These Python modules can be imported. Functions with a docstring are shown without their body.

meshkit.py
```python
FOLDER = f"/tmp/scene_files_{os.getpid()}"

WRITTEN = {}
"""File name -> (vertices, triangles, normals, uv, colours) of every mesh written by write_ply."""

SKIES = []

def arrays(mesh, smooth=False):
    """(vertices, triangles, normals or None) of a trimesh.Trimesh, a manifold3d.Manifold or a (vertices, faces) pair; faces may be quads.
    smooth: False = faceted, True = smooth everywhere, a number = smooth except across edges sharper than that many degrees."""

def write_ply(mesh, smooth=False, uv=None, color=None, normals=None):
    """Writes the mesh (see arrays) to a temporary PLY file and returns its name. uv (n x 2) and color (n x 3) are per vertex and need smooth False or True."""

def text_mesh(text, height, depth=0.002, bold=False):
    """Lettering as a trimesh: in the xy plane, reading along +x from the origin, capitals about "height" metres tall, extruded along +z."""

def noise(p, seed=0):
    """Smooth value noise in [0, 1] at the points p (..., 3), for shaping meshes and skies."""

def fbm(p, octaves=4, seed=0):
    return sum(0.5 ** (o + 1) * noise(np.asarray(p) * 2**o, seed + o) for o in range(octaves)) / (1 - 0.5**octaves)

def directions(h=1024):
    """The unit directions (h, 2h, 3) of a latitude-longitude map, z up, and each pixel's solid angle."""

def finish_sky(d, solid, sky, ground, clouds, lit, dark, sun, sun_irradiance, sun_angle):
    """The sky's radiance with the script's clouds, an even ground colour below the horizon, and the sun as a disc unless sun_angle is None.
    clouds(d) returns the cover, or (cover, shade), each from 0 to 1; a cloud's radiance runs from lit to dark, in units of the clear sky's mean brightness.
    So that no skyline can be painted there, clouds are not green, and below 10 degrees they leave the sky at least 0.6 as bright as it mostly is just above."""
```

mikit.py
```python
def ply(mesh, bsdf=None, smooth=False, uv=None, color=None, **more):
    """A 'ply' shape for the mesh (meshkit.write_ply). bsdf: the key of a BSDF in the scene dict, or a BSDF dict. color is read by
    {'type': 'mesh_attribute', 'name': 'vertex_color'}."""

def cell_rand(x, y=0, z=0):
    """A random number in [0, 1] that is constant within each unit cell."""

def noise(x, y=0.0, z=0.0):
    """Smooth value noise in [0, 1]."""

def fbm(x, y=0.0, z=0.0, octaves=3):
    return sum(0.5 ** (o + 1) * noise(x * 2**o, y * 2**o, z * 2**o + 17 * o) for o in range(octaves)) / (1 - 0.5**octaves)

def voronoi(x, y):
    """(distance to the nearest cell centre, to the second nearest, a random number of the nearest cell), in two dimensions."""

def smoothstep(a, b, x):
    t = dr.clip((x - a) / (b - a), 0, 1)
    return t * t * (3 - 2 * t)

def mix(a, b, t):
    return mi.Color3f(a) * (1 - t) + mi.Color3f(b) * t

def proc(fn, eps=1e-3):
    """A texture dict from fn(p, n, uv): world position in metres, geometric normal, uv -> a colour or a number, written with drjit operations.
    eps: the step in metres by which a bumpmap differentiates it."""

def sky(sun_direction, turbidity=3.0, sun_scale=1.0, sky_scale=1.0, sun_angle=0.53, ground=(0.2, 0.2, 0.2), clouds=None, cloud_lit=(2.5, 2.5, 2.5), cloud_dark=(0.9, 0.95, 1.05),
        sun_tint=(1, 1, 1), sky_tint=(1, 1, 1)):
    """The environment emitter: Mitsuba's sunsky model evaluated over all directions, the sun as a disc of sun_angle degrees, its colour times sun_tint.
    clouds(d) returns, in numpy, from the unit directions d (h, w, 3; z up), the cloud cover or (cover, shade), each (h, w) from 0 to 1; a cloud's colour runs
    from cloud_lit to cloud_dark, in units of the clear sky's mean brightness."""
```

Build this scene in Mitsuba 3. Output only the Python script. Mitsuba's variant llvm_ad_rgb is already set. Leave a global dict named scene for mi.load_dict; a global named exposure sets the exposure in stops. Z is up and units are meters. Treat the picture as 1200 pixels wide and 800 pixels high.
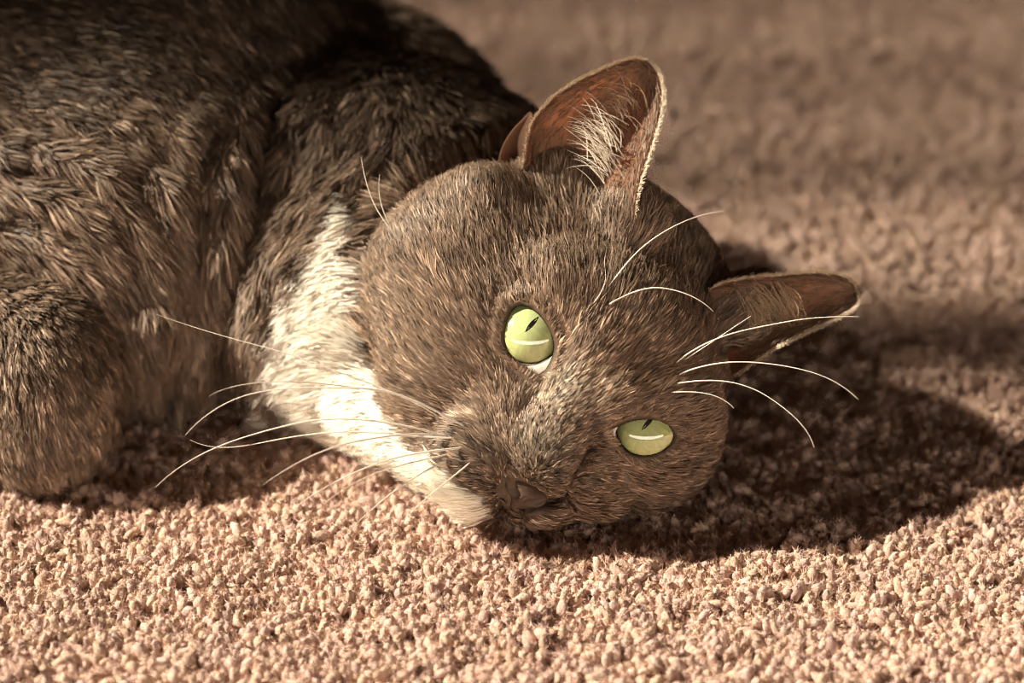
import math, random
import numpy as np, trimesh
import drjit as dr
import mitsuba as mi
import mikit, meshkit
from mikit import proc, noise, fbm, smoothstep, mix
from scipy.spatial import cKDTree
from scipy.interpolate import CubicSpline

random.seed(3)
rng = np.random.default_rng(7)
T = mi.ScalarTransform4f
scene, labels = {}, {}

# ------------------------------------------------------------------ camera, sky, sun, unseen window light, exposure
PITCH = math.radians(27.0)
DIST = 0.71                      # camera to the middle of the cat's head
FPX = 3302.0                     # focal length for a 1200 pixel wide picture
S = DIST / FPX                   # one modelling unit of the cat, in metres
HEAD_H = 158.0                   # height of the head's centre over the floor, in units
RIGHT = np.array([1.0, 0, 0])
FWD = np.array([0, math.cos(PITCH), -math.sin(PITCH)])
UP = np.array([0, math.sin(PITCH), math.cos(PITCH)])
CAM_H = HEAD_H * S + DIST * math.sin(PITCH) + 20 * S * math.cos(PITCH)
CAM = np.array([0, 0, CAM_H])
FOCUS = 0.684
scene['camera'] = {
    'type': 'thinlens', 'fov': 2 * math.degrees(math.atan(600 / FPX)), 'fov_axis': 'x',
    'aperture_radius': 0.0066, 'focus_distance': FOCUS,
    'near_clip': 0.01, 'far_clip': 100.0,
    'to_world': T().look_at(origin=CAM.tolist(), target=(CAM + FWD).tolist(), up=[0, 0, 1]),
}
exposure = 0.05
SUN_EL, SUN_AZ = math.radians(37), math.radians(-1)   # light travels to +x and a little to +y
SUN = np.array([-math.cos(SUN_EL) * math.cos(SUN_AZ), -math.cos(SUN_EL) * math.sin(SUN_AZ), math.sin(SUN_EL)])
scene['sky'] = mikit.sky(
    SUN, turbidity=4.0, sun_scale=6.9, sky_scale=0.04, sun_angle=1.9, ground=(0.12, 0.08, 0.05),
    sun_tint=(1.0, 1.10, 1.22), sky_tint=(1.45, 0.85, 0.45))
UNSEEN_WINDOW_GLOW = (4.0, 3.5, 2.9)  # glow of the unseen low window behind the camera


# ------------------------------------------------------------------ helpers
def put(key, mesh, bsdf, smooth=False, color=None, label=None, category=None, group=None, kind=None, **more):
    scene[key] = mikit.ply(mesh, bsdf, smooth, color=color, **more)
    d = {k: v for k, v in (('label', label), ('category', category), ('group', group), ('kind', kind)) if v}
    if d:
        labels[key] = d
    return key


def box(x0, x1, y0, y1, z0, z1):
    m = trimesh.creation.box((x1 - x0, y1 - y0, z1 - z0))
    m.apply_translation(((x0 + x1) / 2, (y0 + y1) / 2, (z0 + z1) / 2))
    return m


def unit(v):
    v = np.asarray(v, float)
    return v / np.maximum(np.linalg.norm(v, axis=-1, keepdims=True), 1e-12)


# the cat's own axes: a to the right, b up the picture plane, c towards the viewer, in units of S, origin at the head's depth
ORIGIN = CAM + DIST * FWD


def W(p):
    p = np.asarray(p, float)
    return ORIGIN + S * (p[..., 0:1] * RIGHT + p[..., 1:2] * UP - p[..., 2:3] * FWD)


def WD(d):
    d = np.asarray(d, float)
    return d[..., 0:1] * RIGHT + d[..., 1:2] * UP - d[..., 2:3] * FWD


def A(x, y, z=0.0):
    k = (DIST - z * S) / DIST
    return np.array([(x - 600) * k, (400 - y) * k, z], float)


def K(z):
    return (DIST - z * S) / DIST


def XY(p):
    p = np.asarray(p, float)
    k = DIST / (DIST - p[..., 2] * S)
    return np.stack([600 + p[..., 0] * k, 400 - p[..., 1] * k], -1)


H0 = ORIGIN[2] / S
def height(p):                        # over the floor, in units
    return H0 + p[..., 1] * math.cos(PITCH) + p[..., 2] * math.sin(PITCH)


def spline(pts, n):
    pts = np.asarray(pts, float)
    t = np.r_[0, np.cumsum(np.linalg.norm(np.diff(pts, axis=0), axis=1))]
    return CubicSpline(t, pts)(np.linspace(0, t[-1], n))


# ------------------------------------------------------------------ materials
VC = {'type': 'mesh_attribute', 'name': 'vertex_color'}
scene['fur_mat'] = {'type': 'twosided', 'bsdf': {'type': 'principled', 'base_color': VC, 'roughness': 0.5, 'specular': 0.28, 'sheen': 0.3, 'sheen_tint': 1.0}}
scene['skin_mat'] = {'type': 'twosided', 'bsdf': {'type': 'principled', 'base_color': VC, 'roughness': 0.7, 'specular': 0.2}}
scene['nose_mat'] = {'type': 'twosided', 'bsdf': {'type': 'principled', 'base_color': VC, 'roughness': 0.52, 'specular': 0.4}}
scene['ear_mat'] = {'type': 'principledthin', 'base_color': VC, 'roughness': 0.6, 'diff_trans': 1.25, 'spec_trans': 0.0}
scene['whisker_mat'] = {'type': 'twosided', 'bsdf': {'type': 'principled', 'base_color': {'type': 'rgb', 'value': [0.86, 0.80, 0.70]}, 'roughness': 0.35, 'specular': 0.5}}
scene['eye_mat'] = {'type': 'principled', 'base_color': VC, 'roughness': 0.05, 'eta': 2.2, 'clearcoat': 1.0, 'clearcoat_gloss': 0.99}
scene['fibre_mat'] = {'type': 'twosided', 'bsdf': {'type': 'principled', 'base_color': VC, 'roughness': 0.6, 'specular': 0.3, 'sheen': 0.4}}
def yarn(p, n, uv):
    return fbm(p.x * 2600, p.y * 2600, p.z * 2600, 2)
scene['carpet_mat'] = {'type': 'twosided', 'bsdf': {'type': 'bumpmap', 'scale': 0.00022, 'tex': proc(yarn, 6e-5), 'bsdf': {'type': 'principled', 'base_color': VC, 'roughness': 0.7, 'specular': 0.25, 'sheen': 0.5, 'flatness': 0.7}}}
scene['wall_mat'] = {'type': 'twosided', 'bsdf': {'type': 'diffuse', 'reflectance': {'type': 'rgb', 'value': [0.55, 0.45, 0.36]}}}
scene['wood_mat'] = {'type': 'twosided', 'bsdf': {'type': 'principled', 'base_color': {'type': 'rgb', 'value': [0.5, 0.42, 0.34]}, 'roughness': 0.5}}


# ------------------------------------------------------------------ the room
def floor_color(p, n, uv):
    f = fbm(p.x * 420, p.y * 420, 0.0, 3)
    return mix((0.30, 0.20, 0.15), (0.46, 0.32, 0.25), smoothstep(0.25, 0.75, f))
def floor_bump(p, n, uv):
    a, b, r = mikit.voronoi(p.x * 400, p.y * 400)
    return smoothstep(0.9, 0.1, a) * (0.5 + 0.5 * r)
scene['floor_mat'] = {'type': 'twosided', 'bsdf': {'type': 'bumpmap', 'scale': 0.0016, 'tex': proc(floor_bump, 2e-4), 'bsdf': {'type': 'diffuse', 'reflectance': proc(floor_color)}}}
PILE = 0.0030
put('floor', box(-2.3, 2.3, -0.75, 3.2, -0.05, -PILE), 'floor_mat', kind='structure', label='beige carpeted floor of the room under the cat')

# unseen left wall and window; vertical blind placed to dim body and background
WX = -2.2
wz = lambda x, y: 0
def wall_with_hole(axis, at, thick, u0, u1, z0, z1, hu0, hu1, hz0, hz1):
    parts = [(u0, hu0, z0, z1), (hu1, u1, z0, z1), (hu0, hu1, z0, hz0), (hu0, hu1, hz1, z1)]
    ms = []
    for a0, a1, c0, c1 in parts:
        if a1 - a0 > 1e-6 and c1 - c0 > 1e-6:
            ms.append(box(at - thick, at, a0, a1, c0, c1) if axis == 'x' else box(a0, a1, at - thick, at, c0, c1))
    return trimesh.util.concatenate(ms)

# where the sun ray of a floor point crosses the wall plane
def sun_at_wall(x, y, z=0.0):
    t = (x - WX) / -SUN[0]
    return y + SUN[1] * t, z + SUN[2] * t
yw, zw = sun_at_wall(0.0, 0.66)
EDGE = sun_at_wall(0.0, 0.660)[0]         # the unseen blind's front edge: behind it the floor gets only what the slats let through
put('unseen_wall_left', wall_with_hole('x', WX, 0.10, -0.75, 3.2, -0.05, 2.7, yw - 0.55, yw + 1.6, zw - 0.7, zw + 0.6), 'wall_mat', kind='structure', label='unseen plain wall beside the carpet with the sunny window')
fr = [box(WX - 0.07, WX - 0.03, yw - 0.55, yw - 0.71, zw - 0.7, zw + 0.6), box(WX - 0.07, WX - 0.03, yw + 1.56, yw + 1.6, zw - 0.7, zw + 0.6),
      box(WX - 0.07, WX - 0.03, yw - 0.55, yw + 1.6, zw - 0.7, zw - 0.66), box(WX - 0.07, WX - 0.03, yw - 0.55, yw + 1.6, zw + 0.56, zw + 0.6)]
put('unseen_window_1', trimesh.util.concatenate(fr), 'wood_mat', kind='structure', label='unseen window frame in the wall beside the carpet')
y, i = EDGE, 0
while y < yw + 1.56:
    put('unseen_window_1__dimming_slat' + (f'_{i:03d}' if i else ''), box(WX + 0.010, WX + 0.013, y, y + (0.095 if i == 0 else 0.063), zw - 0.7, zw + 0.62), 'wood_mat')  # unseen slats, placed to dim the sun on body and background
    y += 0.130 if i == 0 else 0.085
    i += 1
put('unseen_window_1__rail', box(WX + 0.0, WX + 0.03, EDGE - 0.05, yw + 1.6, zw + 0.62, zw + 0.66), 'wood_mat')

# unseen wall behind the camera; its low window lights eyes and cat front
BY, BW, BZ0, BZ1 = -0.62, 2.05, 0.0, 0.26
put('unseen_wall_front', wall_with_hole('y', BY, 0.10, WX, 2.3, -0.05, 2.7, -BW, BW, BZ0, BZ1), 'wall_mat', kind='structure', label='unseen wall behind the viewer with a long low window')
put('unseen_window_2', trimesh.util.concatenate([box(-BW, BW, BY - 0.06, BY - 0.03, BZ1 - 0.012, BZ1), box(-BW, BW, BY - 0.06, BY - 0.03, BZ0, BZ0 + 0.012)]), 'wood_mat', kind='structure', label='unseen long low window frame behind the viewer')
pane = trimesh.Trimesh([[-BW, BY - 0.05, BZ0], [BW, BY - 0.05, BZ0], [BW, BY - 0.05, BZ1], [-BW, BY - 0.05, BZ1]], [[0, 2, 1], [0, 3, 2]], process=False)
scene['unseen_window_2__pane'] = {**mikit.ply(pane, 'wall_mat'), 'emitter': {'type': 'area', 'radiance': {'type': 'rgb', 'value': list(UNSEEN_WINDOW_GLOW)}}}  # unseen pane, set to give eye highlights and light from the front

# ------------------------------------------------------------------ the cat's body as one distance field
R0, U0, Z0 = np.array([.78, -.62, 0]), np.array([.62, .78, 0]), np.array([0, 0, 1.0])
def turned(tilt, yaw):
    t, y_ = math.radians(tilt), math.radians(yaw)
    F = Z0 * math.cos(t) - U0 * math.sin(t)
    Uh = U0 * math.cos(t) + Z0 * math.sin(t)
    return np.array([R0 * math.cos(y_) - F * math.sin(y_), Uh, F * math.cos(y_) + R0 * math.sin(y_)])
HB = turned(30, 12)

PRIMS = []
def ell(x, y, z, r, k=30, basis=None, group='head'):
    r = np.broadcast_to(np.asarray(r, float), 3) * K(z)
    PRIMS.append(('e', A(x, y, z), r, k, basis, group))
def cone(p, q, r0, r1, k=30, group='head'):
    PRIMS.append(('c', A(*p), A(*q), r0 * K(p[2]), r1 * K(q[2]), k, group))

# torso, shoulders, rump
ell(150, 262, -275, (240, 232, 215), 60, None, 'body')
ell(190, 135, -420, (238, 228, 230), 60, None, 'body')
ell(-150, 190, -330, (330, 250, 240), 80, None, 'body')
ell(-480, 190, -420, (300, 235, 260), 80, None, 'body')
ell(400, 192, -470, (198, 184, 150), 50, None, 'body')
ell(462, 262, -260, (192, 188, 170), 50, None, 'body')
cone((385, 345, -195), (560, 350, -75), 148, 112, 45, 'body')
ell(446, 405, -105, (116, 110, 78), 45, None, 'body')      # white ruff under the jaw
# folded foreleg in front of the chest
ell(50, 462, -60, (84, 108, 92), 22, None, 'foreleg')
cone((-150, 380, -80), (30, 425, -62), 105, 84, 40, 'foreleg')
# haunch and tail, outside the frame
ell(-560, 300, -220, (190, 150, 140), 40, None, 'body')
cone((-520, 430, -120), (-330, 500, -40), 60, 48, 30, 'body')
cone((-720, 300, -420), (-640, 460, -200), 58, 44, 40, 'body')
cone((-640, 460, -200), (-470, 520, -60), 44, 32, 25, 'body')
# head
ell(688, 352, -76, (186, 142, 150), 40, HB)
ell(561, 333, -8, (123, 124, 122), 34)
ell(566, 420, 10, (114, 112, 108), 36)
ell(742, 498, 10, (97, 98, 104), 40)
ell(702, 418, 52, (112, 104, 72), 70, HB)
cone((690, 425, 102), (643, 532, 118), 44, 41, 28)     # bridge of the nose
ell(572, 541, 88, (62, 48, 50), 24, HB)                # whisker pads
ell(600, 492, 80, 44, 36)
ell(672, 553, 90, (46, 34, 44), 18, HB)
ell(692, 505, 80, 38, 36)
cone((450, 474, -48), (572, 562, 52), 46, 41, 30)      # jaw
ell(625, 577, 82, (42, 25, 40), 12, HB)                # chin
cone((600, 590, 80), (700, 575, 66), 18, 30, 12)       # lower lip on the far side
cone((580, 372, 80), (650, 352, 96), 26, 28, 40)      # brow ridges
cone((720, 470, 125), (800, 470, 85), 26, 24, 24)
ell(672, 220, -18, (68, 42, 55), 30, HB)
ell(570, 240, 24, (40, 34, 60), 28)                    # fur ridge before the ear
ell(737, 268, 44, (33, 34, 40), 30)                # ear roots
ell(868, 372, -30, (44, 50, 48), 26, HB)


def prim_d(pr, p):
    if pr[0] == 'e':
        q = p - pr[1]
        if pr[4] is not None:
            q = q @ pr[4].T
        r = pr[2]
        k0 = np.sqrt(((q / r) ** 2).sum(-1))
        k1 = np.sqrt(((q / r ** 2) ** 2).sum(-1))
        return k0 * (k0 - 1) / np.maximum(k1, 1e-9)
    a, b = pr[1], pr[2]
    ab = b - a
    t = np.clip(((p - a) @ ab) / (ab @ ab), 0, 1)
    return np.linalg.norm(p - a - t[:, None] * ab, axis=-1) - (pr[3] + (pr[4] - pr[3]) * t)


def smin(a, b, k):
    h = np.clip(0.5 + 0.5 * (b - a) / k, 0, 1)
    return b + (a - b) * h - k * h * (1 - h)


def smax(a, b, k):
    return -smin(-a, -b, k)


def groups(p):
    out = {}
    for pr in PRIMS:
        g, k = pr[-1], (pr[3] if pr[0] == 'e' else pr[5])
        d = prim_d(pr, p)
        out[g] = d if g not in out else smin(out[g], d, k)
    return out


def poly_d(q, poly):
    poly = np.asarray(poly, float)
    d = np.full(len(q), 1e9)
    inside = np.zeros(len(q), bool)
    for i in range(len(poly)):
        a, b = poly[i], poly[i - 1]
        e = b - a
        w = q - a
        t = np.clip((w @ e) / (e @ e), 0, 1)
        d = np.minimum(d, np.linalg.norm(w - t[:, None] * e, axis=1))
        c = ((a[1] > q[:, 1]) != (b[1] > q[:, 1])) & (q[:, 0] < (b[0] - a[0]) * (q[:, 1] - a[1]) / (b[1] - a[1] + 1e-12) + a[0])
        inside ^= c
    return np.where(inside, -d, d)


# eyelid openings, in the plane facing the viewer
LID1 = [(601, 362), (594, 378), (592, 396), (596, 411), (606, 424), (622, 438), (633, 437), (643, 425), (649, 405), (643, 387), (633, 371), (617, 359), (607, 358)]
LID2 = [(712, 508), (722, 501), (735, 495), (752, 492), (770, 494), (783, 501), (789, 510), (783, 522), (770, 530), (753, 533), (736, 528), (722, 518)]
def closed_spline(poly, n=48):
    p = np.array(poly + poly[:1], float)
    t = np.r_[0, np.cumsum(np.linalg.norm(np.diff(p, axis=0), axis=1))]
    return CubicSpline(t, p, bc_type='periodic')(np.linspace(0, t[-1], n, endpoint=False))

# folds of loose skin on neck and shoulder: (line, width, depth)
FOLDS = [([(250, 150), (229, 229), (235, 331), (251, 405), (240, 500)], 17, 20), ([(322, 120), (309, 176), (299, 277), (277, 347), (272, 405), (290, 490)], 17, 20),
         ([(150, 200), (181, 256), (203, 309), (214, 370), (205, 450)], 15, 16), ([(362, 160), (341, 229), (325, 299), (322, 360)], 13, 13), ([(20, 190), (60, 207), (110, 232), (150, 285), (178, 340)], 13, 13),
         ([(0, 250), (60, 268), (110, 300), (150, 350)], 13, 12), ([(385, 190), (372, 240), (352, 290)], 10, 8), ([(600, 150), (540, 172), (480, 190), (430, 230)], 14, 14),
         ([(-40, 150), (40, 158), (120, 170), (200, 190)], 14, 9), ([(410, 60), (400, 130), (395, 190)], 12, 7)]
FOLD_S = [(spline(l, 40), w, d) for l, w, d in FOLDS]
FOLD_T = [cKDTree(l) for l, _, _ in FOLD_S]


def body_sdf(p, eyes=None, detail=True):
    g = groups(p)
    d = smin(g['body'], g['foreleg'], 14)
    d = smin(d, g['head'], 16)
    if detail:
        xy = XY(p)
        near = (np.abs(d) < 60) & (p[:, 2] > -420)
        if near.any():
            q = xy[near]
            nb = np.minimum(1, np.clip((g['head'][near] - g['body'][near]) / 30, 0, 1))
            add = np.zeros(len(q))
            for (l, w, dep), tree in zip(FOLD_S, FOLD_T):
                r, _ = tree.query(q)
                add += dep * np.exp(-(r / w) ** 2) - 0.30 * dep * np.exp(-((r - 2.0 * w) / (0.8 * w)) ** 2)
            d[near] += add * nb * np.clip((g['foreleg'][near] - 5) / 45, 0, 1)
            # creases of the muzzle
            for l, w, dep in MUZZLE:
                r, _ = l.query(q)
                d[near] += dep * np.exp(-(r / w) ** 2) * np.clip((p[near][:, 2] - 40) / 40, 0, 1)
    d = smax(d, 5 - height(p), 16)
    if eyes is not None:
        for (c, lid, ball_r) in eyes:
            m = np.linalg.norm(p - c, axis=1) < 110
            if m.any():
                q = p[m]
                ap = np.maximum(poly_d(XY(q), lid), c[2] - q[:, 2])
                # a raised lid edge round the opening
                dd = smin(d[m], np.linalg.norm(q - c, axis=1) - ball_r - 2.5, 10)
                dd = dd - 2.5 * np.exp(-((poly_d(XY(q), lid) - 5) / 6) ** 2)
                d[m] = smax(dd, -ap, 4)
    return d


MUZZLE = [(cKDTree(spline(l, 40)), w, dep) for l, w, dep in [
    ([(646, 588), (662, 572), (674, 548), (690, 524)], 5, 8), ([(590, 600), (615, 598), (645, 588), (670, 578)], 4, 8),
    ([(636, 440), (628, 465), (612, 484)], 9, 4), ([(598, 542), (590, 570), (588, 598)], 4, 6)]]


def surf_z(x, y, lo=-200, hi=300):
    z = np.arange(hi, lo, -1.0)
    p = np.array([A(x, y, v) for v in z])
    d = body_sdf(p, detail=False)
    return float(z[np.argmax(d < 0)])

EYES = []
for (ix, iy, ir, lid, BALL, DROP) in ((621, 384, 38.5, LID1, 54.0, 14.0), (756, 497, 34.5, LID2, 47.0, 11.0)):
    ze = surf_z(ix, iy + 6) - 2
    lidc = closed_spline(lid)
    EYES.append((A(ix, iy + DROP, ze - BALL + 5), lidc, ir, ze, BALL, DROP))
EYE_IN = [(e[0], e[1], e[4]) for e in EYES]
FULL = lambda p: body_sdf(p, EYE_IN)


def surface_nets(f, lo, hi, step, coarse=4):
    lo, hi = np.asarray(lo, float), np.asarray(hi, float)
    nc = np.ceil((hi - lo) / (step * coarse)).astype(int)
    n = nc * coarse + 1
    ax = [lo[i] + np.arange(nc[i] + 1) * step * coarse for i in range(3)]
    g = np.stack(np.meshgrid(*ax, indexing='ij'), -1).reshape(-1, 3)
    dc = np.concatenate([f(x) for x in np.array_split(g, max(1, len(g) // 400000 + 1))]).reshape(nc + 1)
    # blocks that may hold the surface
    m = np.zeros(nc, bool)
    lim = step * coarse * 1.3
    cmin = np.full(nc, 1e9)
    for i, j, k in np.ndindex(2, 2, 2):
        cmin = np.minimum(cmin, np.abs(dc[i:i + nc[0], j:j + nc[1], k:k + nc[2]]))
    m = cmin < lim
    sign = np.repeat(np.repeat(np.repeat(dc[:-1, :-1, :-1], coarse, 0), coarse, 1), coarse, 2).astype(np.float32)
    full = np.full(n, 1e3, np.float32)
    full[:-1, :-1, :-1] = sign
    fm = np.zeros(n, bool)
    b = np.repeat(np.repeat(np.repeat(m, coarse, 0), coarse, 1), coarse, 2)
    for i, j, k in np.ndindex(2, 2, 2):
        fm[i:i + b.shape[0], j:j + b.shape[1], k:k + b.shape[2]] |= b
    idx = np.argwhere(fm)
    pts = lo + idx * step
    full[fm] = np.concatenate([f(x) for x in np.array_split(pts, max(1, len(pts) // 300000 + 1))])
    neg = full < 0
    cnt = np.zeros(np.array(n) - 1, np.uint8)
    for i, j, k in np.ndindex(2, 2, 2):
        cnt += neg[i:n[0] - 1 + i, j:n[1] - 1 + j, k:n[2] - 1 + k]
    cells = np.argwhere((cnt > 0) & (cnt < 8))
    vid = np.full(cnt.shape, -1, np.int64)
    vid[tuple(cells.T)] = np.arange(len(cells))
    acc, w = np.zeros((len(cells), 3)), np.zeros(len(cells))
    corners = np.array(list(np.ndindex(2, 2, 2)))
    for a in range(8):
        for ax_ in range(3):
            if corners[a][ax_] == 0:
                b_ = corners[a].copy(); b_[ax_] = 1
                da = full[tuple((cells + corners[a]).T)]
                db = full[tuple((cells + b_).T)]
                cr = (da < 0) != (db < 0)
                t = np.where(cr, da / np.where(cr, da - db, 1), 0)
                pos = corners[a] + np.outer(t, b_ - corners[a])
                acc += pos * cr[:, None]; w += cr
    v = lo + (cells + acc / w[:, None]) * step
    quads = []
    for ax_ in range(3):
        o1, o2 = [(1, 2), (2, 0), (0, 1)][ax_]
        sl0 = [slice(None)] * 3; sl1 = [slice(None)] * 3
        sl0[ax_], sl1[ax_] = slice(0, -1), slice(1, None)
        x = neg[tuple(sl0)] != neg[tuple(sl1)]
        e = np.argwhere(x)
        e = e[(e[:, o1] > 0) & (e[:, o2] > 0) & (e[:, o1] < cnt.shape[o1]) & (e[:, o2] < cnt.shape[o2])]
        fl = neg[tuple(e.T)]
        u1, u2 = np.eye(3, dtype=int)[o1], np.eye(3, dtype=int)[o2]
        q = np.stack([vid[tuple((e - u1 - u2).T)], vid[tuple((e - u2).T)], vid[tuple(e.T)], vid[tuple((e - u1).T)]], 1)
        q[~fl] = q[~fl][:, ::-1]
        quads.append(q)
    q = np.vstack(quads)
    q = q[(q >= 0).all(1)]
    return v, np.vstack([q[:, [0, 1, 2]], q[:, [0, 2, 3]]])


def grad(f, p, e=1.0):
    g = np.zeros_like(p)
    for i in range(3):
        o = np.zeros(3); o[i] = e
        g[:, i] = f(p + o) - f(p - o)
    return g / (2 * e)


def settle(f, v, n=2, cap=4.0):
    for _ in range(n):
        g = grad(f, v)
        d = f(v)
        v = v - g * np.clip(d / np.maximum((g ** 2).sum(1), 0.2), -cap, cap)[:, None]
    return v


v, f = surface_nets(FULL, (-1010, -330, -740), (440, 580, 260), 5.0)
v = settle(FULL, v, 2)
body = trimesh.Trimesh(v, f, process=False)
comp = trimesh.graph.connected_component_labels(body.face_adjacency, node_count=len(f))
body.update_faces(comp == np.bincount(comp).argmax())
body.remove_unreferenced_vertices()
v = np.array(body.vertices)
if body.volume < 0:
    body.invert()

# ------------------------------------------------------------------ coat colours with painted light and shade, as functions of the place on the body
WHITE_POLY = [(446, 226), (425, 300), (427, 360), (440, 430), (462, 488), (482, 515), (510, 543), (548, 570), (578, 590), (580, 604), (560, 620), (500, 600), (430, 530), (340, 515), (326, 450), (332, 380), (366, 318), (402, 268), (425, 236)]
WHITE_POLY = np.array(WHITE_POLY, float)
def white_amount(p):
    q = XY(p)
    n_ = (meshkit.fbm(p * 0.05, 2, 4) - 0.5) * 16
    d = poly_d(q, WHITE_POLY) + n_
    z_ok = p[:, 2] > -260
    # the part of the neck that the cheek hides is white too
    hid = (p[:, 2] < -20) & (q[:, 0] > 400) & (q[:, 0] < 560) & (q[:, 1] > 330)
    w = np.clip(0.5 - d / 8, 0, 1) * z_ok
    return np.where(hid, 1.0, w)

GREY = np.array([0.215, 0.149, 0.107])
GREY_D = np.array([0.085, 0.062, 0.048])
WARM = np.array([0.215, 0.138, 0.092])
CREAM = np.array([0.90, 0.86, 0.77])
def blob(q, x, y, rx, ry=None):
    ry = ry or rx
    return np.exp(-((q[:, 0] - x) / rx) ** 2 - ((q[:, 1] - y) / ry) ** 2)
def coat_color(p):
    q = XY(p)
    c = np.tile(GREY, (len(p), 1))
    big = meshkit.fbm(p * 0.02, 3, 2)
    c = c * (0.8 + 0.4 * big)[:, None]
    back = np.clip((300 - q[:, 1]) / 220, 0, 1) * (p[:, 2] < -90)      # shade over the back painted into the coat
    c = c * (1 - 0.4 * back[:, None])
    warm = np.clip(blob(q, 690, 420, 60, 60) * .7 + blob(q, 760, 440, 70, 50) * .8 + blob(q, 640, 375, 40, 40) * .6 + blob(q, 570, 410, 60, 70) * .4 + blob(q, 700, 560, 70, 50) * .4, 0, 1)[:, None]
    c = c * (1 - warm) + WARM * warm
    pale = np.clip(blob(q, 655, 458, 30, 26) * 1.1, 0, 1)[:, None]  # light on the nose bridge painted into the coat
    c = c * (1 - pale) + np.array([0.34, 0.27, 0.20]) * pale
    nose = np.clip(blob(q, 632, 530, 34, 34), 0, 1)[:, None]
    c = c * (1 - nose) + np.array([0.155, 0.118, 0.085]) * nose
    # darker spots where the whiskers are rooted
    for x, y in WHISKER_SPOTS:
        s_ = (blob(q, x, y, 8, 6) * .8)[:, None]
        c = c * (1 - s_) + np.array([0.04, 0.028, 0.02]) * s_
    w = white_amount(p)[:, None]
    return c * (1 - w) + CREAM * w
WHISKER_SPOTS = [(522, 505), (540, 512), (556, 505), (515, 520), (536, 526), (552, 538), (560, 520), (528, 540), (545, 552), (512, 535), (575, 530)]

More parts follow.
